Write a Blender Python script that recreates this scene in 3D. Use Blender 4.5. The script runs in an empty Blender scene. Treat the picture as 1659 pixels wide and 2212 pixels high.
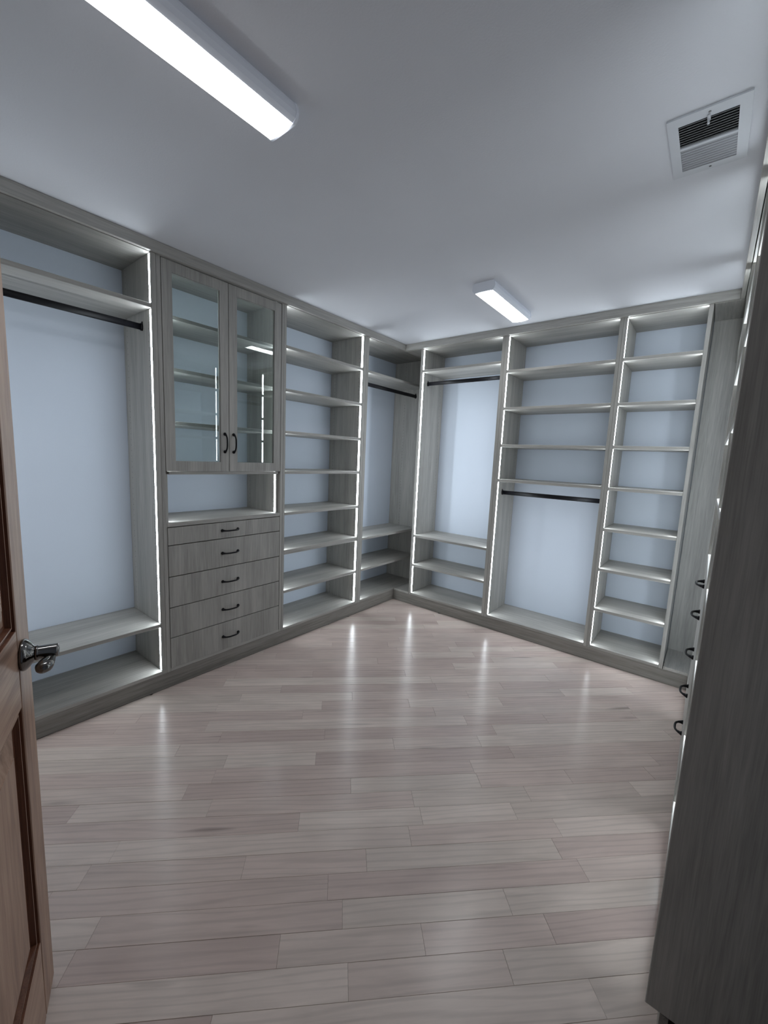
import bpy, math, random
from mathutils import Matrix, Vector
random.seed(7)
S = bpy.context.scene
C = S.collection

# ------------------------------------------------------------------ camera, world, exposure
F_PX, YAW, PITCH, ROLL = 878.96, 0.671046, -0.132563, 0.044577
CAM = Vector((2.3476, -3.1663, 1.4004))
def camera():
    ca, sa = math.cos(YAW), math.sin(YAW)
    fwd = Vector((-sa*math.cos(PITCH), ca*math.cos(PITCH), math.sin(PITCH)))
    r = Vector((ca, sa, 0)); u = r.cross(fwd)
    r2 = math.cos(ROLL)*r + math.sin(ROLL)*u
    u2 = -math.sin(ROLL)*r + math.cos(ROLL)*u
    cd = bpy.data.cameras.new('camera'); o = bpy.data.objects.new('camera', cd); C.objects.link(o)
    cd.sensor_fit = 'HORIZONTAL'; cd.sensor_width = 36.0; cd.lens = 36.0*F_PX/1659.0
    cd.clip_start = 0.02
    m = Matrix.Identity(4)
    for i in range(3):
        m[i][0] = r2[i]; m[i][1] = u2[i]; m[i][2] = -fwd[i]; m[i][3] = CAM[i]
    o.matrix_world = m
    S.camera = o
camera()
W = bpy.data.worlds.new('world'); S.world = W; W.use_nodes = True
W.node_tree.nodes['Background'].inputs[0].default_value = (1.0, .86, .74, 1)
W.node_tree.nodes['Background'].inputs[1].default_value = .03
S.view_settings.view_transform = 'Standard'; S.view_settings.look = 'None'
S.view_settings.gamma = 1; S.view_settings.use_curve_mapping = False
S.view_settings.exposure = 0.0
S.cycles.use_light_tree = False; S.cycles.max_bounces = 5; S.cycles.diffuse_bounces = 3; S.cycles.glossy_bounces = 3; S.cycles.transparent_max_bounces = 8
LED_STRENGTH = 30.0
LAMP_STRENGTH = 19.5

# ------------------------------------------------------------------ dimensions (metres)
CEIL = 2.438
TOP = 2.381          # underside of the top panels
DECK = .116          # top of the bottom decks
D = .382             # cabinet depth
XS = 2.380           # front plane of the right-hand run
YF = -3.30           # inner face of the wall with the doorway

# ------------------------------------------------------------------ materials
def new_mat(name):
    m = bpy.data.materials.new(name); m.use_nodes = True
    nt = m.node_tree
    for n in list(nt.nodes): nt.nodes.remove(n)
    out = nt.nodes.new('ShaderNodeOutputMaterial')
    return m, nt, out
def nd(nt, kind, **kw):
    n = nt.nodes.new(kind)
    for k, v in kw.items():
        if k in n.inputs: n.inputs[k].default_value = v
        else: setattr(n, k, v)
    return n
def ramp(nt, stops):
    n = nt.nodes.new('ShaderNodeValToRGB'); cr = n.color_ramp
    while len(cr.elements) < len(stops): cr.elements.new(.5)
    for e, (p, c) in zip(cr.elements, stops):
        e.position = p; e.color = (*c, 1)
    return n
def plain(name, col, rough=.5, metal=0., spec=.5):
    m, nt, out = new_mat(name)
    p = nd(nt, 'ShaderNodeBsdfPrincipled')
    p.inputs['Base Color'].default_value = (*col, 1); p.inputs['Roughness'].default_value = rough
    p.inputs['Metallic'].default_value = metal; p.inputs['Specular IOR Level'].default_value = spec
    nt.links.new(p.outputs[0], out.inputs[0])
    return m
def emit(name, col, s):
    m, nt, out = new_mat(name)
    e = nd(nt, 'ShaderNodeEmission'); e.inputs[0].default_value = (*col, 1); e.inputs[1].default_value = s
    nt.links.new(e.outputs[0], out.inputs[0])
    return m
def paint(name, col, bump=.08, rough=.7):
    m, nt, out = new_mat(name)
    p = nd(nt, 'ShaderNodeBsdfPrincipled'); p.inputs['Roughness'].default_value = rough
    p.inputs['Specular IOR Level'].default_value = .25
    tc = nd(nt, 'ShaderNodeTexCoord')
    n1 = nd(nt, 'ShaderNodeTexNoise', Scale=1.3, Detail=3.0)
    n2 = nd(nt, 'ShaderNodeTexNoise', Scale=160., Detail=2.0)
    r = ramp(nt, [(.3, [c*.965 for c in col]), (.7, [min(1, c*1.03) for c in col])])
    b = nd(nt, 'ShaderNodeBump', Strength=bump, Distance=.002)
    L = nt.links.new
    L(tc.outputs['Object'], n1.inputs['Vector']); L(tc.outputs['Object'], n2.inputs['Vector'])
    L(n1.outputs[0], r.inputs[0]); L(r.outputs[0], p.inputs['Base Color'])
    L(n2.outputs[0], b.inputs['Height']); L(b.outputs[0], p.inputs['Normal']); L(p.outputs[0], out.inputs[0])
    return m
def wood(name, axis, dark, mid, light, rough=.48, pegs=False, fine=1., contrast=1.):
    """Streaked wood-look laminate: grain runs along the object's local axis."""
    m, nt, out = new_mat(name); L = nt.links.new
    p = nd(nt, 'ShaderNodeBsdfPrincipled'); p.inputs['Roughness'].default_value = rough
    p.inputs['Specular IOR Level'].default_value = .35
    tc = nd(nt, 'ShaderNodeTexCoord'); oi = nd(nt, 'ShaderNodeObjectInfo')
    mul = nd(nt, 'ShaderNodeVectorMath', operation='MULTIPLY_ADD')
    cx = nd(nt, 'ShaderNodeCombineXYZ')
    for i in range(3): L(oi.outputs['Random'], cx.inputs[i])
    mul.inputs[1].default_value = (7.3, 11.1, 5.7)
    L(cx.outputs[0], mul.inputs[0]); L(tc.outputs['Object'], mul.inputs[2])
    def scl(a, b):
        v = [b, b, b]; v[axis] = a
        n = nd(nt, 'ShaderNodeMapping'); n.inputs['Scale'].default_value = v
        L(mul.outputs[0], n.inputs['Vector']); return n
    fineN = nd(nt, 'ShaderNodeTexNoise', Scale=1., Detail=3., Roughness=.62, Distortion=.35)
    broad = nd(nt, 'ShaderNodeTexNoise', Scale=1., Detail=1., Distortion=.2)
    pores = nd(nt, 'ShaderNodeTexNoise', Scale=1., Detail=0.)
    L(scl(3.6, 95*fine).outputs[0], fineN.inputs['Vector'])
    L(scl(.8, 14*fine).outputs[0], broad.inputs['Vector'])
    L(scl(14., 420.).outputs[0], pores.inputs['Vector'])
    a = nd(nt, 'ShaderNodeMath', operation='MULTIPLY'); a.inputs[1].default_value = .62*contrast
    b = nd(nt, 'ShaderNodeMath', operation='MULTIPLY_ADD'); b.inputs[1].default_value = .55*contrast
    b.inputs[2].default_value = .0
    c = nd(nt, 'ShaderNodeMath', operation='MULTIPLY_ADD'); c.inputs[1].default_value = .22
    L(fineN.outputs[0], a.inputs[0]); L(broad.outputs[0], b.inputs[0]); L(a.outputs[0], b.inputs[2])
    L(pores.outputs[0], c.inputs[0]); L(b.outputs[0], c.inputs[2])
    mean = .31*contrast + .275*contrast + .11
    r = ramp(nt, [(max(0, mean-.2), dark), (mean, mid), (min(1, mean+.2), light)])
    L(c.outputs[0], r.inputs[0])
    col = r.outputs[0]
    if pegs:
        sx = nd(nt, 'ShaderNodeSeparateXYZ'); L(tc.outputs['Object'], sx.inputs[0])
        fz = nd(nt, 'ShaderNodeMath', operation='PINGPONG'); fz.inputs[1].default_value = .016
        L(sx.outputs[2], fz.inputs[0])
        zz = nd(nt, 'ShaderNodeMath', operation='POWER'); zz.inputs[1].default_value = 2; L(fz.outputs[0], zz.inputs[0])
        ay = nd(nt, 'ShaderNodeMath', operation='ABSOLUTE'); L(sx.outputs[1], ay.inputs[0])
        dy = nd(nt, 'ShaderNodeMath', operation='SUBTRACT'); dy.inputs[1].default_value = .142; L(ay.outputs[0], dy.inputs[0])
        y2 = nd(nt, 'ShaderNodeMath', operation='POWER'); y2.inputs[1].default_value = 2
        L(dy.outputs[0], y2.inputs[0])
        sm = nd(nt, 'ShaderNodeMath', operation='ADD'); L(zz.outputs[0], sm.inputs[0]); L(y2.outputs[0], sm.inputs[1])
        lt = nd(nt, 'ShaderNodeMath', operation='LESS_THAN'); lt.inputs[1].default_value = .0022**2
        L(sm.outputs[0], lt.inputs[0])
        mx = nd(nt, 'ShaderNodeMix', data_type='RGBA'); L(lt.outputs[0], mx.inputs[0])
        L(col, mx.inputs[6]); mx.inputs[7].default_value = (.03, .03, .028, 1)
        col = mx.outputs[2]
    bp = nd(nt, 'ShaderNodeBump', Strength=.12, Distance=.001)
    L(c.outputs[0], bp.inputs['Height']); L(bp.outputs[0], p.inputs['Normal'])
    L(col, p.inputs['Base Color']); L(p.outputs[0], out.inputs[0])
    return m
G_D, G_M, G_L = (.29, .283, .262), (.375, .365, .34), (.46, .447, .418)
M_WX = wood('grey_laminate_grain_along', 0, G_D, G_M, G_L)
M_WZ = wood('grey_laminate_grain_upright', 2, G_D, G_M, G_L)
M_WP = wood('grey_laminate_upright_drilled', 2, G_D, G_M, G_L, pegs=True)
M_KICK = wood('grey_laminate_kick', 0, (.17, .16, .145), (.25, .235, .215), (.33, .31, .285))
A_D, A_M, A_L = (.17, .092, .060), (.335, .205, .142), (.46, .31, .225)
M_AZ = wood('alder_upright', 2, A_D, A_M, A_L, rough=.38, fine=.45)
M_AX = wood('alder_across', 0, A_D, A_M, A_L, rough=.38, fine=.45)
M_AGROOVE = wood('alder_groove_shade', 2, (.075, .026, .014), (.13, .05, .027), (.20, .085, .045), rough=.35, fine=.6)  # darker alder copy, shade of the moulding grooves put into its colour
M_WALL = paint('pale_blue_wall_paint', (.635, .70, .80))
M_CEIL = paint('ceiling_paint', (.68, .695, .74), bump=.15, rough=.85)
M_TRIMW = paint('white_trim_paint', (.7, .7, .69))
M_BLACK = plain('black_metal', (.004, .004, .006), .45, .0, .22)
M_NICKEL = plain('dark_polished_nickel', (.17, .165, .16), .13, 1.0)
M_WHITE = plain('white_plastic', (.62, .66, .74), .45)
_p = next(n for n in M_WHITE.node_tree.nodes if n.type == 'BSDF_PRINCIPLED')   # acrylic wrap glows faintly
_p.inputs['Emission Color'].default_value = (.85, .9, 1, 1); _p.inputs['Emission Strength'].default_value = .08
M_VENT = plain('painted_steel', (.58, .60, .64), .45)
M_SLAT = plain('vent_blade_steel', (.36, .37, .40), .5)
M_DARK = plain('duct_shade', (.012, .012, .014), .9)
M_SUB = plain('floor_joint', (.2, .165, .145), .9)
M_SCREW = plain('screw_steel', (.25, .25, .26), .35, .8)
M_LED = emit('led_light', (.86, .94, 1.0), LED_STRENGTH)
M_LEDB = plain('led_channel_plastic', (.7, .7, .7), .5)
M_LAMP = emit('lamp_diffuser_light', (.96, .98, 1.0), LAMP_STRENGTH)
def glass():
    m, nt, out = new_mat('clear_glass'); L = nt.links.new
    fr = nd(nt, 'ShaderNodeFresnel', IOR=1.5)
    t = nd(nt, 'ShaderNodeBsdfTransparent'); t.inputs[0].default_value = (.88, .92, .91, 1)
    g = nd(nt, 'ShaderNodeBsdfGlossy'); g.inputs['Roughness'].default_value = .0
    mx = nd(nt, 'ShaderNodeMixShader')
    L(fr.outputs[0], mx.inputs[0]); L(t.outputs[0], mx.inputs[1]); L(g.outputs[0], mx.inputs[2]); L(mx.outputs[0], out.inputs[0])
    return m
M_GLASS = glass()
def floor_mat():
    m, nt, out = new_mat('whitewashed_maple'); L = nt.links.new
    p = nd(nt, 'ShaderNodeBsdfPrincipled'); p.inputs['Specular IOR Level'].default_value = .36
    tc = nd(nt, 'ShaderNodeTexCoord'); oi = nd(nt, 'ShaderNodeObjectInfo')
    cx = nd(nt, 'ShaderNodeCombineXYZ')
    for i in range(3): L(oi.outputs['Random'], cx.inputs[i])
    off = nd(nt, 'ShaderNodeVectorMath', operation='MULTIPLY_ADD'); off.inputs[1].default_value = (37., 53., 0)
    L(cx.outputs[0], off.inputs[0]); L(tc.outputs['Object'], off.inputs[2])
    tone = ramp(nt, [(0., (.465, .373, .340)), (.15, (.515, .418, .380)), (.45, (.545, .450, .408)), (.62, (.54, .462, .415)), (.82, (.60, .512, .462)), (1., (.49, .395, .360))])
    L(oi.outputs['Random'], tone.inputs[0])
    def mp(sx, sy):
        n = nd(nt, 'ShaderNodeMapping'); n.inputs['Scale'].default_value = (sx, sy, 1); L(off.outputs[0], n.inputs['Vector']); return n
    g = nd(nt, 'ShaderNodeTexNoise', Scale=1., Detail=3., Roughness=.6, Distortion=1.2); L(mp(5, 70).outputs[0], g.inputs['Vector'])
    cl = nd(nt, 'ShaderNodeTexNoise', Scale=1., Detail=2., Distortion=.6); L(mp(3.2, 11).outputs[0], cl.inputs['Vector'])
    # cathedral figure: bands of a distorted wave
    wv = nd(nt, 'ShaderNodeTexWave', Scale=1., Distortion=9., Detail=1.); wv.bands_direction = 'Y'
    L(mp(1.4, 13).outputs[0], wv.inputs['Vector'])
    kn = nd(nt, 'ShaderNodeTexNoise', Scale=1., Detail=1.); L(mp(2.6, 22).outputs[0], kn.inputs['Vector'])
    def shade(col, fac_out, lo, hi, amt):
        mr = nd(nt, 'ShaderNodeMapRange'); mr.inputs[1].default_value = lo; mr.inputs[2].default_value = hi
        mr.inputs[3].default_value = 1-amt; mr.inputs[4].default_value = 1+amt*.5
        L(fac_out, mr.inputs[0])
        mx = nd(nt, 'ShaderNodeVectorMath', operation='SCALE'); L(col, mx.inputs[0]); L(mr.outputs[0], mx.inputs['Scale'])
        return mx.outputs[0]
    col = shade(tone.outputs[0], g.outputs[0], .25, .7, .07)
    col = shade(col, cl.outputs[0], .3, .7, .10)
    col = shade(col, wv.outputs['Fac'], .0, .35, .075)
    col = shade(col, kn.outputs[0], .16, .30, .30)
    L(col, p.inputs['Base Color'])
    rr = nd(nt, 'ShaderNodeMapRange'); rr.inputs[3].default_value = .18; rr.inputs[4].default_value = .27
    L(cl.outputs[0], rr.inputs[0]); L(rr.outputs[0], p.inputs['Roughness'])
    b = nd(nt, 'ShaderNodeBump', Strength=.05, Distance=.001); L(g.outputs[0], b.inputs['Height']); L(b.outputs[0], p.inputs['Normal'])
    L(p.outputs[0], out.inputs[0])
    return m
M_FLOOR = floor_mat()

# ------------------------------------------------------------------ mesh helpers
class MB:
    def __init__(s): s.v = []; s.f = []; s.sm = []
    def add(s, v, f, smooth=False):
        b = len(s.v); s.v += [tuple(p) for p in v]
        for q in f: s.f.append([b+i for i in q]); s.sm.append(smooth)
        return s
    def box(s, x0, x1, y0, y1, z0, z1, c=0.):
        if c <= 0:
            v = [(x, y, z) for x in (x0, x1) for y in (y0, y1) for z in (z0, z1)]
            return s.add(v, [(0, 1, 3, 2), (4, 6, 7, 5), (0, 4, 5, 1), (2, 3, 7, 6), (0, 2, 6, 4), (1, 5, 7, 3)])
        c = min(c, (x1-x0)*.45, (y1-y0)*.45, (z1-z0)*.45)
        xs, ys, zs = (x0, x1), (y0, y1), (z0, z1); v = []; idx = {}
        for i in (0, 1):
            for j in (0, 1):
                for k in (0, 1):
                    sx, sy, sz = (c if i == 0 else -c), (c if j == 0 else -c), (c if k == 0 else -c)
                    X, Y, Z = xs[i], ys[j], zs[k]
                    for a, pt in enumerate([(X, Y+sy, Z+sz), (X+sx, Y, Z+sz), (X+sx, Y+sy, Z)]):
                        idx[i, j, k, a] = len(v); v.append(pt)
        I = lambda *t: idx[t]; f = []
        for i in (0, 1):
            q = [I(i, 0, 0, 0), I(i, 0, 1, 0), I(i, 1, 1, 0), I(i, 1, 0, 0)]; f.append(q if i == 0 else q[::-1])
            q = [I(0, i, 0, 1), I(1, i, 0, 1), I(1, i, 1, 1), I(0, i, 1, 1)]; f.append(q if i == 0 else q[::-1])
            q = [I(0, 0, i, 2), I(0, 1, i, 2), I(1, 1, i, 2), I(1, 0, i, 2)]; f.append(q if i == 0 else q[::-1])
        for j in (0, 1):
            for k in (0, 1):
                q = [I(0, j, k, 1), I(1, j, k, 1), I(1, j, k, 2), I(0, j, k, 2)]; f.append(q if (j == k) == False else q[::-1])
                q = [I(j, 0, k, 0), I(j, 1, k, 0), I(j, 1, k, 2), I(j, 0, k, 2)]; f.append(q if (j == k) else q[::-1])
                q = [I(j, k, 0, 0), I(j, k, 1, 0), I(j, k, 1, 1), I(j, k, 0, 1)]; f.append(q if (j != k) else q[::-1])
        for i in (0, 1):
            for j in (0, 1):
                for k in (0, 1):
                    q = [I(i, j, k, 0), I(i, j, k, 1), I(i, j, k, 2)]; f.append(q if (i+j+k) % 2 == 0 else q[::-1])
        return s.add(v, f)
    def prism(s, poly, h0, h1, axis=1, smooth=False):
        """extrude a 2-D polygon along an axis; poly is in the two other axes in xyz order"""
        n = len(poly); v = []
        for h in (h0, h1):
            for a, b in poly:
                q = [a, b]; q.insert(axis, h); v.append(q)
        f = [list(range(n)), list(range(2*n-1, n-1, -1))]
        f += [(i, i+n, (i+1) % n + n, (i+1) % n) for i in range(n)]
        return s.add(v, f, smooth)
    def tube(s, pts, rad, n=10, flat=(1., 1.), up=(0, 0, 1)):
        pts = [Vector(p) for p in pts]; v = []; f = []; up = Vector(up)
        for i, p in enumerate(pts):
            t = (pts[min(i+1, len(pts)-1)] - pts[max(i-1, 0)]).normalized()
            a = t.cross(up)
            a = a.normalized() if a.length > 1e-4 else Vector((1, 0, 0)); b = a.cross(t).normalized()
            for k in range(n):
                w = 2*math.pi*k/n
                v.append(p + a*(math.cos(w)*rad[i]*flat[0]) + b*(math.sin(w)*rad[i]*flat[1]))
        for i in range(len(pts)-1):
            for k in range(n):
                f.append((i*n+k, i*n+(k+1) % n, (i+1)*n+(k+1) % n, (i+1)*n+k))
        s.add(v, f, True)
        s.add([v[k] for k in range(n)], [list(range(n))[::-1]]); s.add([v[(len(pts)-1)*n+k] for k in range(n)], [list(range(n))])
        return s
    def lathe(s, prof, n=28, axis=1, org=(0, 0, 0)):
        """revolve (r, h) profile about an axis through org"""
        v = []; f = []
        for r, h in prof:
            for k in range(n):
                w = 2*math.pi*k/n; q = [math.cos(w)*r, math.sin(w)*r]; q.insert(axis, h)
                v.append([q[i]+org[i] for i in range(3)])
        for i in range(len(prof)-1):
            for k in range(n): f.append((i*n+k, i*n+(k+1) % n, (i+1)*n+(k+1) % n, (i+1)*n+k))
        f.append(list(range(n))); f.append(list(range((len(prof)-1)*n, len(prof)*n))[::-1])
        return s.add(v, f, True)
    def mesh(s, name, mat, center=False):
        me = bpy.data.meshes.new(name); v = s.v; off = Vector((0, 0, 0))
        if center:
            lo = [min(p[i] for p in v) for i in range(3)]; hi = [max(p[i] for p in v) for i in range(3)]
            off = Vector([(a+b)/2 for a, b in zip(lo, hi)]); v = [tuple(Vector(p)-off) for p in v]
        me.from_pydata(v, [], s.f); me.materials.append(mat)
        me.polygons.foreach_set('use_smooth', s.sm); me.update()
        import bmesh
        bm = bmesh.new(); bm.from_mesh(me); bmesh.ops.recalc_face_normals(bm, faces=bm.faces); bm.to_mesh(me); bm.free()
        return me, off
    def obj(s, name, mat, parent=None, center=True):
        me, off = s.mesh(name, mat, center)
        o = bpy.data.objects.new(name, me); C.objects.link(o); o.location = off
        if parent is not None:
            o.parent = parent
            if center and parent.type == 'MESH': o.location = off - PO.get(parent.name, Vector((0, 0, 0)))
        PO[o.name] = off
        return o
PO = {}     # where each centred mesh sits in its unit's own frame
def part(name, b, mat, parent, c=.0008):
    return MB().box(*b, c).obj(name, mat, parent)
def thing(name, label, cat, loc, rz=0., group=None):
    o = bpy.data.objects.new(name, None); C.objects.link(o); o.location = loc; o.rotation_euler = (0, 0, rz)
    o.empty_display_size = .1
    o['label'] = label; o['category'] = cat
    if group: o['group'] = group
    return o
def struct(o, label=None, cat=None):
    o['kind'] = 'structure'
    if label: o['label'] = label
    if cat: o['category'] = cat
    return o

# ------------------------------------------------------------------ room shell
wl, wr, yb = -D, XS+D, D
def shell(name, b, mat, label, cat):
    return struct(MB().box(*b).obj(name, mat), label, cat)
shell('wall_left', (wl-.1, wl, YF-.12, yb+.1, 0, CEIL), M_WALL, 'pale blue painted wall behind the left run of shelving', 'wall')
shell('wall_back', (wl, wr, yb, yb+.1, 0, CEIL), M_WALL, 'pale blue painted wall behind the far run of shelving', 'wall')
shell('wall_right', (wr, wr+.1, YF-.12, yb+.1, 0, CEIL), M_WALL, 'pale blue painted wall behind the right run of cabinets', 'wall')
shell('ceiling', (wl-.1, wr+.1, YF-.12, yb+.1, CEIL, CEIL+.1), M_CEIL, 'plain grey white painted ceiling', 'ceiling')
DX0, DX1, DH = 1.885, 2.735, 2.06
b = MB().box(wl, DX0, YF-.12, YF, 0, CEIL).box(DX1, wr, YF-.12, YF, 0, CEIL).box(DX0, DX1, YF-.12, YF, DH, CEIL)
struct(b.obj('wall_front', paint('low_bounce_wall_paint', (.40, .38, .35))), 'painted wall with the doorway the camera looks in from', 'wall')  # unseen wall; dark tone invented to cut bounce onto the right end panel
b = MB()
for x0, x1 in ((DX0-.09, DX0+.004), (DX1-.004, wr-.002)): b.box(x0, x1, YF+.001, YF+.018, 0, DH+.06, .002)
b.box(DX0-.09, wr-.002, YF+.001, YF+.018, DH+.06, DH+.15, .002)
struct(b.obj('trim_4', M_AZ), 'brown wooden casing around the doorway', 'casing')

# floor: sub-floor slab with every plank laid on it as a part
fl = struct(MB().box(wl, wr, YF-.12, yb, -.05, -.012).obj('floor', M_SUB), 'pale whitewashed maple plank floor laid on the diagonal', 'floor')
ANG = math.radians(44.58); PW = .0825; N0 = -2.862
tx, ty = math.cos(ANG), math.sin(ANG)
def clip(poly, inside, inter):
    out = []
    for i, p in enumerate(poly):
        q = poly[(i+1) % len(poly)]; a, bb = inside(p), inside(q)
        if a: out.append(p)
        if a != bb: out.append(inter(p, q))
    return out
FX0, FX1, FY0, FY1 = -.003, XS+.03, YF-.1, .003
def clip_rect(poly):
    for ax, lim, sg in ((0, FX0, 1), (0, FX1, -1), (1, FY0, 1), (1, FY1, -1)):
        ins = lambda p: (p[ax]-lim)*sg >= 0
        def itx(p, q):
            t = (lim-p[ax])/(q[ax]-p[ax]); return (p[0]+t*(q[0]-p[0]), p[1]+t*(q[1]-p[1]))
        poly = clip(poly, ins, itx)
        if len(poly) < 3: return []
    return poly
KNOWN = {}
for s_, n_ in [(.122, -2.904), (-.508, -2.82), (.023, -2.82), (-1.226, -2.82), (-.424, -2.655), (.328, -2.573), (.317, -2.16), (-.196, -2.49), (-1.532, -2.40), (-1.031, -2.40), (-1.106, -1.99), (-.688, -2.904)]:
    KNOWN.setdefault(math.floor((n_-N0)/PW), []).append(s_)
rng = random.Random(11)
for k in range(-18, 40):
    n0, n1 = N0+k*PW+.0002, N0+(k+1)*PW-.0002
    js = list(KNOWN.get(k, [])); s_ = -3.4 - rng.random()*.9
    cand = []
    while s_ < 2.6:
        cand.append(s_); s_ += rng.choice((.42, .55, .7, .85, 1.0, 1.2))*(.85+.3*rng.random())
    js = sorted(js + [c_ for c_ in cand if all(abs(c_-j) > .38 for j in js)])
    for a_, b_ in zip(js, js[1:]):
        q = [(a_+.0002, n0), (b_-.0002, n0), (b_-.0002, n1), (a_+.0002, n1)]
        q = [(s*tx-n*ty, s*ty+n*tx) for s, n in q]
        q = clip_rect(q)
        if len(q) < 3: continue
        area = abs(sum(q[i][0]*q[(i+1) % len(q)][1]-q[(i+1) % len(q)][0]*q[i][1] for i in range(len(q))))/2
        if area < 4e-4: continue
        # back into plank-aligned coordinates around the plank's own centre
        cs, cn = (a_+b_)/2, (n0+n1)/2; cxw, cyw = cs*tx-cn*ty, cs*ty+cn*tx
        loc = [((x-cxw)*tx+(y-cyw)*ty, -(x-cxw)*ty+(y-cyw)*tx) for x, y in q]
        mx_, my_ = sum(p[0] for p in loc)/len(loc), sum(p[1] for p in loc)/len(loc)
        ins = [(mx_+(p[0]-mx_)*(1-.0006/max(.02, abs(p[0]-mx_))) if abs(p[0]-mx_) > .002 else p[0],
                my_+(p[1]-my_)*(1-.0006/max(.012, abs(p[1]-my_))) if abs(p[1]-my_) > .002 else p[1]) for p in loc]
        m = len(loc); dz = rng.uniform(-.0003, .0003)
        v = [(x, y, -.0115) for x, y in loc]+[(x, y, -.0006+dz) for x, y in loc]+[(x, y, dz) for x, y in ins]
        f = [list(range(m))[::-1], list(range(2*m, 3*m))]
        for r_ in (0, m): f += [(r_+i, r_+(i+1) % m, r_+m+(i+1) % m, r_+m+i) for i in range(m)]
        o = MB().add(v, f).obj('plank', M_FLOOR, None, center=False)
        o.parent = fl; o.location = Vector((cxw, cyw, 0)) - PO['floor']; o.rotation_euler = (0, 0, ANG)

# ------------------------------------------------------------------ parts of the cabinets
def handle_mesh():
    """black bow pull: feet on y=0, 107 mm apart along x, bowing out towards -y"""
    pts, rad = [], []
    n = 26
    for i in range(n+1):
        t = -1+2*i/n; a = abs(t)
        x = .0535*math.copysign(a**.82 if a else 0, t)
        y = -.0295*(1-a**2.6)**.62 if a < 1 else 0
        pts.append((x, y, 0)); rad.append(.0046+.0035*max(0, (a-.72)/.28)**1.5)
    mb = MB().tube(pts, rad, 10)
    for sx in (-1, 1):
        mb.lathe([(.0098, -.0005), (.0098, -.0025), (.0085, -.0055), (.0062, -.0095)], 16, 1, (sx*.0535, 0, 0))
    return mb.mesh('handle', M_BLACK)[0]
HM = handle_mesh()
def handle(parent, x, y, z, upright=False):
    o = bpy.data.objects.new('handle', HM); C.objects.link(o); o.parent = parent
    o.location = Vector((x, y, z)) - PO.get(parent.name, Vector((0, 0, 0)))
    if upright: o.rotation_euler = (0, math.pi/2, 0)
    return o
def rod(unit, x0, x1, y, z):
    """oval black hanging rod between two side panels with end brackets"""
    prof = []
    for k in range(20):
        w = 2*math.pi*k/20; prof.append((.0085*math.cos(w), .0165*math.sin(w)))
    r = MB().prism([(y+a, z+b_) for a, b_ in prof], x0+.002, x1-.002, 0, True).obj('hanging_rod', M_BLACK, unit)
    for xa, sg in ((x0, 1), (x1, -1)):
        pr = [(y+.0115*math.cos(2*math.pi*k/20), z+.0195*math.sin(2*math.pi*k/20)) for k in range(20)]
        xs = sorted((xa+sg*.0003, xa+sg*.011))
        mb = MB().prism(pr, xs[0], xs[1], 0)
        xs = sorted((xa+sg*.0003, xa+sg*.004)); mb.box(xs[0], xs[1], y-.006, y+.006, z+.015, z+.028, .001)
        mb.obj('rod_bracket', M_BLACK, r)
    return r
LY0, LW = .008, .018       # where the light strip sits behind the front edge
def led(panel, face, sg, z0, z1, y0=LY0):
    """light strip let flush into a side panel; face = x of the panel's inner face, sg = side the strip looks to"""
    xo, xi = face+sg*.0004, face-sg*.004
    y1 = y0+LW; z0 += .003; z1 -= .003
    v = [(x, y, z) for x in (xo, xi) for y in (y0, y1) for z in (z0, z1)]
    o = MB().add(v, [(0, 1, 3, 2), (4, 6, 7, 5), (0, 4, 5, 1), (2, 3, 7, 6), (0, 2, 6, 4), (1, 5, 7, 3)]).obj('led_strip', M_LEDB, panel)
    o.data.materials.append(M_LED); lo = min if sg < 0 else max
    best = lo(o.data.polygons, key=lambda p: p.center.x); best.material_index = 1
    return o
def side(unit, x0, x1, face_sg, levels, y0=0., lit=True, th=.02, name='side_panel', depth=D-.002, z0=None, z1=None):
    """upright panel; levels = list of (z, thickness) of shelves meeting it"""
    p = part(name, (x0, x1, y0, depth, DECK-.02 if z0 is None else z0, TOP+.02 if z1 is None else z1), M_WP if lit is not None else M_WZ, unit, .0012)
    if lit:
        face = x1 if face_sg > 0 else x0
        zs = [DECK]+sorted(sum([[z-t, z] for z, t in levels], []))+[TOP]
        for a_, b_ in zip(zs[::2], zs[1::2]):
            if b_-a_ > .05: led(p, face, face_sg, a_+.001, b_-.001, y0+LY0)
    return p
def shelves(unit, x0, x1, levels, y0=.001):
    for z, t in levels: part('shelf', (x0+.0006, x1-.0006, y0, D-.003, z-t, z), M_WX, unit, .0015)
def top_deck(unit, x0, x1):
    part('top_panel', (x0, x1, .002, D-.002, TOP, TOP+.019), M_WX, unit)
    part('bottom_deck', (x0, x1, 0, D-.002, DECK-.02, DECK), M_WX, unit, .0015)
T = .020
def bay(name, label, cat, loc, rz, xo0, xi0, xi1, xo1, levels, rods=(), lit=(True, True), grp=None):
    u = thing(name, label, cat, loc, rz, grp)
    side(u, xo0+.0004, xi0, 1, levels, lit=lit[0])
    side(u, xi1, xo1-.0004, -1, levels, lit=lit[1])
    top_deck(u, xi0+.0005, xi1-.0005)
    shelves(u, xi0, xi1, levels)
    for y, z in rods: rod(u, xi0, xi1, y, z)
    return u
LZ = math.pi/2
# left run (local x = world y)
bay('hanging_wardrobe_unit', 'wide open hanging wardrobe unit half hidden by the wooden door, leftmost of the left wall', 'wardrobe', (0, 0, 0), LZ,
    -3.27, -3.245, -2.208, -2.1825, [(2.135, T+.002), (.403, T)], [(.122, 2.036)])
CS = [(2.128, T), (1.843, T), (1.557, T), (1.276, T), (.980, T), (.704, .034), (.400, T)]
bay('shelf_tower', 'tall open shelf tower between the glass door cabinet and the corner wardrobe', 'shelving', (0, 0, 0), LZ,
    -1.372, -1.352, -.568, -.5355, CS, grp='open shelf towers')
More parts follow.
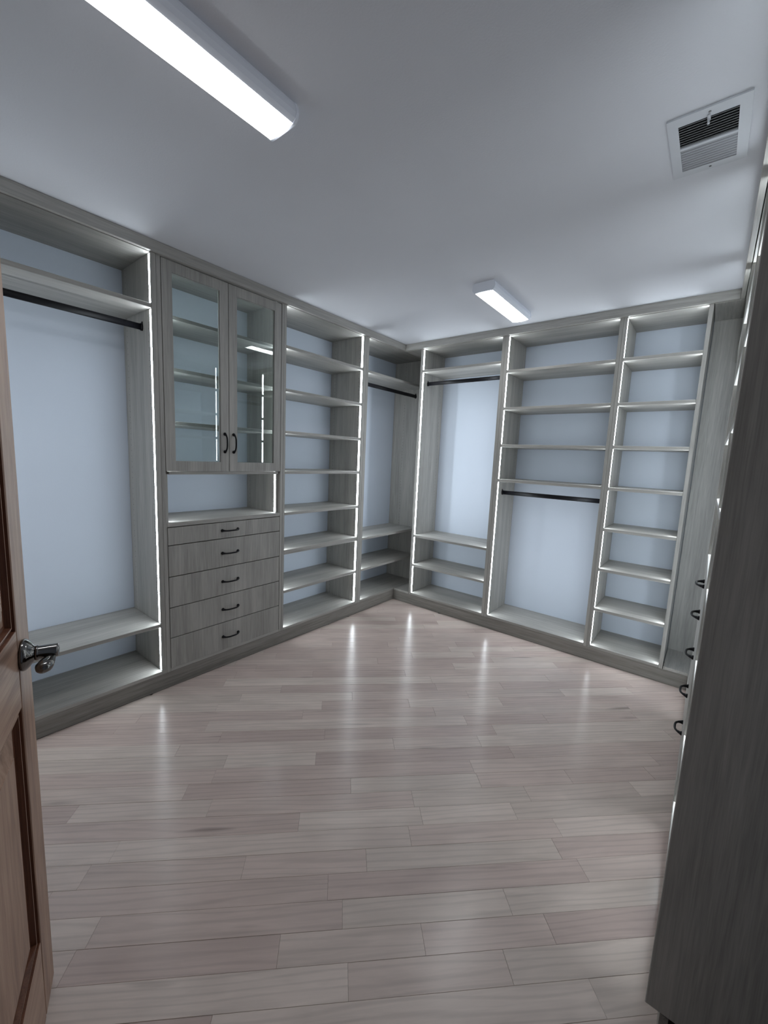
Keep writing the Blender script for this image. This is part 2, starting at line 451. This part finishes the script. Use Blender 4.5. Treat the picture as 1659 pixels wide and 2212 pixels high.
# corner wardrobe, left: its end panel and deck run on behind the far run
u = thing('corner_wardrobe_unit', 'narrow hanging wardrobe in the corner where the left and far runs meet', 'wardrobe', (0, 0, 0), LZ)
DL = [(2.124, T), (.686, T), (.401, T)]
side(u, -.5351, -.503, 1, DL)
part('end_panel', (.362, D-.001, -.178, D-.002, DECK-.02, TOP+.02), M_WP, u)
top_deck(u, -.5025, .3615)
part('corner_deck', (.0005, .3615, -.178, -.0005, DECK-.02, DECK), M_WX, u, .0015)
part('corner_top_panel', (.0005, .3615, -.178, .0015, TOP, TOP+.019), M_WX, u)
shelves(u, -.503, .362, DL)
rod(u, -.503, .362, .105, 2.034)

# glass door and drawer cabinet
def chest(name, label, loc, rz, xo0, xo1, doors, upper):
    u = thing(name, label, 'cabinet', loc, rz)
    a, b_ = xo0+.022, xo1-.020
    ia, ib = a+.018, b_-.018
    inner = [(z, T) for z in upper]
    niche = [(1.272, .017), (.983, .026)]
    part('side_panel', (xo0+.0004, a, 0, D-.002, DECK-.02, TOP+.02), M_WZ, u, .0012)
    part('side_panel', (b_, xo1-.0004, 0, D-.002, DECK-.02, TOP+.02), M_WZ, u, .0012)
    yb0 = .0225
    for x0, x1, sg in ((a+.0005, ia, 1), (ib, b_-.0005, -1)):
        p = part('inner_side_panel', (x0, x1, yb0 if doors else .001, D-.003, DECK+.001, TOP-.0005), M_WP, u)
        face = ia if sg > 0 else ib
        zs = [.983]+sorted(sum([[z-t, z] for z, t in inner+niche[:1]], []))+[TOP]
        for z0, z1 in zip(zs[::2], zs[1::2]): led(p, face, sg, z0+.001, z1-.001, yb0+LY0-.002 if doors else .0135)
    top_deck(u, a+.0005, b_-.0005)
    part('fixed_shelf', (ia+.0005, ib-.0005, .001, D-.003, 1.255, 1.271), M_WX, u, .001)
    part('counter', (a+.0005, b_-.0005, 0, D-.003, .958, .983), M_WX, u, .0015)
    for z, t in inner: part('shelf', (ia+.0006, ib-.0006, .045 if doors else .001, D-.004, z-t, z), M_WX, u, .0015)
    zs = [.956, .851, .667, .483, .299, .114]
    hz = [.903, .758, .573, .388, .2025]
    for i in range(5):
        d = part('drawer_front', (a+.003, b_-.003, 0, .0195, zs[i+1]+.0024, zs[i]-.0024), M_WZ, u, .001)
        handle(d, (a+b_)/2, 0, hz[i])
    if doors:
        mid = (a+b_)/2-.002
        for x0, x1, hs in ((a+.003, mid-.0016, 1), (mid+.0016, b_-.003, -1)):
            z0, z1, w = 1.2735, TOP-.004, .0545
            mb = MB().box(x0, x0+w, 0, .021, z0, z1, .0012).box(x1-w, x1, 0, .021, z0, z1, .0012)
            mb.box(x0+w-.001, x1-w+.001, 0.0002, .0208, z0, z0+.057, .0008).box(x0+w-.001, x1-w+.001, .0002, .0208, z1-.057, z1, .0008)
            d = mb.obj('cabinet_door', M_WZ, u)
            MB().box(x0+w-.004, x1-w+.004, .009, .013, z0+.053, z1-.053).obj('glass_pane', M_GLASS, d)
            handle(d, x1-.028 if hs > 0 else x0+.028, 0, 1.4465, True)
    return u
chest('glass_door_cabinet', 'tall cabinet with two glazed doors above an open niche and five drawers', (0, 0, 0), LZ, -2.1825, -1.372, True, (2.118, 1.843, 1.552))

# far run (local x = world x)
bay('hanging_wardrobe_unit', 'open hanging wardrobe unit with high rod and low shelves beside the far corner', 'wardrobe', (0, 0, 0), 0,
    .181, .204, .946, .972, [(2.199, T), (.686, T), (.401, T)], [(.098, 2.092)])
bay('shelf_wardrobe_unit', 'open unit with four upper shelves over a black rod and empty hanging space', 'wardrobe', (0, 0, 0), 0,
    .972, .998, 1.757, 1.779, [(2.123, T), (1.838, T), (1.548, T), (1.269, T)], [(.108, 1.157)])
GS = [(2.126, T), (1.836, T), (1.550, T), (1.265, T), (.978, T), (.690, T), (.396, T)]
bay('shelf_tower', 'narrow open shelf tower of eight compartments at the far right, by the right corner', 'shelving', (0, 0, 0), 0,
    1.779, 1.801, 2.221, 2.243, GS, grp='open shelf towers')

# right run (local x = -world y, front at XS)
RS = (XS, 0, 0)
u = thing('corner_wardrobe_unit', 'open corner unit with plain wood end panel, between narrow shelf tower and right-hand drawers', 'wardrobe', RS, -LZ)
side(u, .448, .4736, -1, [(2.124, T)])
part('end_panel', (-D+.001, -.362, -.134, D-.002, DECK-.02, TOP+.02), M_WZ, u)
top_deck(u, -.3615, .4475)
part('corner_deck', (-.3615, -.0005, -.134, -.0005, DECK-.02, DECK), M_WX, u, .0015)
part('corner_top_panel', (-.3615, -.0005, -.134, .0015, TOP, TOP+.019), M_WX, u)
shelves(u, -.361, .448, [(2.124, T)])
rod(u, -.361, .448, .105, 2.034)
chest('drawer_cabinet', 'drawer cabinet with open shelves above, seen edge on at the right, black pulls sticking out', RS, -LZ, .474, 1.276, False, (2.128, 1.843, 1.557))
u = bay('shelf_tower', 'shelf tower ending in a large dark wood side panel at the right edge', 'shelving', RS, -LZ,
        1.276, 1.300, 2.026, 2.050, CS, grp='open shelf towers')
part('finished_end_panel', (2.0505, 2.0745, -.0088, D-.002, DECK-.019, TOP+.02), M_WZ, u, .0015)

# crown and kick of each run
def run(rz, loc, x0, x1, n, side_name, word, k0, k1):
    e = []
    c = MB().box(x0, x1, -.021, -.0012, TOP+.0022, CEIL-.0005, .001).obj('trim_%d' % n, M_WX)
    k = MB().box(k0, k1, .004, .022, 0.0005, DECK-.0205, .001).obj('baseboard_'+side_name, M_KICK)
    for o in (c, k):
        off = PO[o.name].copy(); o.rotation_euler = (0, 0, rz)
        o.location = Matrix.Rotation(rz, 3, 'Z') @ off + Vector(loc)
    struct(c, 'flat grey wood crown moulding along the top of the %s run' % word, 'moulding')
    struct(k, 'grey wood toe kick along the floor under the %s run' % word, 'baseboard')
run(LZ, (0, 0, 0), -3.27, -.0012, 1, 'left', 'left', -3.27, .0035)
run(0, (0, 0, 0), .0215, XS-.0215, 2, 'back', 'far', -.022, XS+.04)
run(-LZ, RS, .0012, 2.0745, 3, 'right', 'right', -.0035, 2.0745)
bpy.data.objects['baseboard_right'].location.x += .018

# ------------------------------------------------------------------ ceiling lights
def lamp(label, yc, ln):
    t = thing('ceiling_light', label, 'ceiling light', (1.188, yc, CEIL), 0, 'slim ceiling light fixtures')
    h = .057; prof = [(-.060, -.0005), (-.066, -.012), (-.070, -.030), (-.066, -.044), (-.0545, -.0535), (.0545, -.0535), (.066, -.044), (.070, -.030), (.066, -.012), (.060, -.0005)]
    MB().prism(prof, -ln/2+.008, ln/2-.008, 1).obj('housing', M_WHITE, t)
    lens = [(-.0535, -.0537)]+[(-.0535+.107*i/12, -.0537-.0015-.0055*math.sin(math.pi*i/12)) for i in range(13)]+[(.0535, -.0537)]
    MB().prism(lens, -ln/2+.010, ln/2-.010, 1).obj('diffuser', M_LAMP, t)
    cap = [(a*1.03, z*1.03 if z < -.01 else z) for a, z in prof]
    for s_ in (-1, 1):
        y = sorted((s_*(ln/2-.0095), s_*ln/2)); MB().prism(cap, y[0], y[1], 1).obj('end_cap', M_WHITE, t)
lamp('slim white ceiling light near the far run of shelving', -.57, .60)
lamp('slim white ceiling light nearer the doorway, cut off by the top of the photo', -2.60, .62)

# ------------------------------------------------------------------ ceiling vent
vx0, vx1, vy0, vy1 = 2.118, 2.316, -1.596, -1.292
ix0, ix1, iy0, iy1 = 2.145, 2.288, -1.558, -1.324
t = thing('ceiling_vent', 'white louvred air vent set in the ceiling above the right-hand cabinets', 'vent', (2.217, -1.444, CEIL))
def vb(name, b, mat, par=t, c=.001):
    x0, x1, y0, y1, z0, z1 = b
    return MB().box(x0-2.217, x1-2.217, y0+1.444, y1+1.444, z0-CEIL, z1-CEIL, c).obj(name, mat, par)
mb = MB()
zt, zb = -.0003, -.006
for x0, x1, y0, y1 in ((vx0, ix0, vy0, vy1), (ix1, vx1, vy0, vy1), (ix0, ix1, vy0, iy0), (ix0, ix1, iy1, vy1)):
    mb.box(x0-2.217, x1-2.217, y0+1.444, y1+1.444, zb, zt, .0)
mb.obj('frame', M_VENT, t)
vb('duct_shade_sheet', (ix0, ix1, iy0, iy1, CEIL-.0012, CEIL-.0004), M_DARK, c=0)  # added dark sheet, stands in for the unlit depth of the duct
ym = -1.447
vb('divider_bar', (ix0, ix1, ym-.006, ym+.006, CEIL-.0075, CEIL-.0015), M_VENT)
def slats(y0, y1, ang, mat, n):
    st = (y1-y0)/n
    for i in range(n):
        yy = y0+(i+.5)*st+1.444; w, th = .0044, .0006; ca, sa = math.cos(ang), math.sin(ang)
        q = [(yy+a*ca-b_*sa, -.0040+a*sa+b_*ca) for a, b_ in ((-w, -th), (w, -th), (w, th), (-w, th))]
        MB().prism(q, ix0-2.217+.0005, ix1-2.217-.0005, 0).obj('slat', mat, t)
slats(iy0+.002, ym-.007, math.radians(40), M_SLAT, 9)
slats(ym+.007, iy1-.002, math.radians(-8), M_SLAT, 9)
MB().box(-.002, .006, -.125, -.100, -.010, -.006, .001).box(-.001, .005, -.112, -.104, -.022, -.009, .001).obj('damper_lever', M_VENT, t)
for yy in (vy0+.018, vy1-.016):
    MB().lathe([(.0035, -.006), (.0035, -.0072), (.002, -.008)], 12, 2, (.004, yy+1.444, 0)).obj('screw', M_SCREW, t)

# ------------------------------------------------------------------ the open door at the left
DTH = math.radians(-69.0)
ux, uy = math.sin(DTH), math.cos(DTH)                 # from hinge towards the leading edge
LE = Vector((1.143, -2.968, 0)); DW = .80; DTK = .036
# local frame: x from the leading edge back to the hinge, y = -normal (into the door), z up
rz = math.atan2(-uy, -ux)
dr = bpy.data.objects.new('door_1', None); C.objects.link(dr); dr.location = (LE.x, LE.y, .008); dr.rotation_euler = (0, 0, rz)
struct(dr, 'open brown wooden panel door with dark lever handle at the left edge', 'door')
DHT = 2.03
# with x towards the hinge, the face seen from the room looks to local +y or -y: pick the sign that faces the camera
Nl = Matrix.Rotation(rz, 3, 'Z') @ Vector((0, 1, 0)); SG = 1 if Nl.dot(CAM-LE) > 0 else -1
def dbox(name, x0, x1, z0, z1, mat, t0=0., t1=DTK, c=.003):
    ys = sorted((-SG*t0, -SG*t1))
    return MB().box(x0, x1, ys[0], ys[1], z0, z1, c).obj(name, mat, dr)
ST = .098
dbox('door_stile', 0, ST, 0, DHT, M_AZ, c=.004); dbox('door_stile', DW-ST, DW, 0, DHT, M_AZ, c=.004)
rails = [(0, .215), (.818, .992), (DHT-.115, DHT)]
for z0, z1 in rails: dbox('door_rail', ST+.0003, DW-ST-.0003, z0, z1, M_AX, .0005, DTK-.0005, .001)
for z0, z1 in ((.215, .818), (.992, DHT-.115)):
    x0, x1 = ST, DW-ST
    # stepped moulding ring, both faces
    def ring(mb, i0, i1, d0, d1):
        """sloping quad ring between inset i0 at depth d0 and inset i1 at depth d1 (front and back)"""
        for side_ in (0, 1):
            dep = (lambda d: -SG*d) if side_ == 0 else (lambda d: -SG*(DTK-d))
            A = [(x0+i0, z0+i0), (x1-i0, z0+i0), (x1-i0, z1-i0), (x0+i0, z1-i0)]
            B = [(x0+i1, z0+i1), (x1-i1, z0+i1), (x1-i1, z1-i1), (x0+i1, z1-i1)]
            mb.add([(p[0], dep(d0), p[1]) for p in A]+[(p[0], dep(d1), p[1]) for p in B], [(i, (i+1) % 4, (i+1) % 4+4, i+4) for i in range(4)])
    mb = MB(); ring(mb, .0002, .0006, .0015, .008); ring(mb, .0006, .009, .008, .0075); ring(mb, .0128, .0150, .0050, .0145); ring(mb, .0150, .0240, .0145, .0150)
    mo = mb.obj('panel_moulding', M_AGROOVE, dr)
    mb = MB(); ring(mb, .0088, .0098, .0076, .0046); ring(mb, .0098, .0128, .0046, .0046)
    mb.obj('moulding_bead', M_AZ, mo)
    mb = MB(); ring(mb, .0235, .070, .0148, .0045); ring(mb, .070, .0705, .0045, .0030)
    for dpt in (.0030, DTK-.0030):
        i = .0705; mb.add([(x0+i, -SG*dpt, z0+i), (x1-i, -SG*dpt, z0+i), (x1-i, -SG*dpt, z1-i), (x0+i, -SG*dpt, z1-i)], [(0, 1, 2, 3)])
    mb.obj('raised_panel', M_AZ, dr)
# lever handle on the visible face: local +y*SG is out of the door
lx, lz = .069, .925
def P(x, o, z): return (x, SG*o, z)
mb = MB().lathe([(.0340, SG*.0003), (.0350, SG*.003), (.0340, SG*.007), (.028, SG*.013), (.0215, SG*.0175), (.0165, SG*.0215), (.0158, SG*.0235)], 36, 1, (lx, 0, lz))
hl = mb.obj('lever_handle', M_NICKEL, dr)
MB().lathe([(.0152, SG*.0238), (.0165, SG*.0245), (.0165, SG*.0285), (.0152, SG*.0292), (.0148, SG*.030), (.0148, SG*.061), (.0135, SG*.0635)], 32, 1, (lx, 0, lz)).obj('neck', M_NICKEL, hl)
pts = [P(lx-.003, .052, lz-.004), P(lx+.008, .052, lz-.007), P(lx+.020, .050, lz-.0105), P(lx+.034, .047, lz-.013), P(lx+.048, .0445, lz-.0145), P(lx+.058, .043, lz-.015), P(lx+.063, .0425, lz-.015)]
MB().tube(pts, [.0085, .0090, .0115, .0150, .0160, .0115, .0040], 16, (1.0, .85)).obj('lever', M_NICKEL, hl)
for zc in (.25, 1.02, 1.80):
    MB().tube([(DW+.006, -SG*.001-0, zc-.045), (DW+.006, -SG*.001, zc+.045)], [.006, .006], 10, up=(1, 0, 0)).obj('hinge', M_NICKEL, dr)
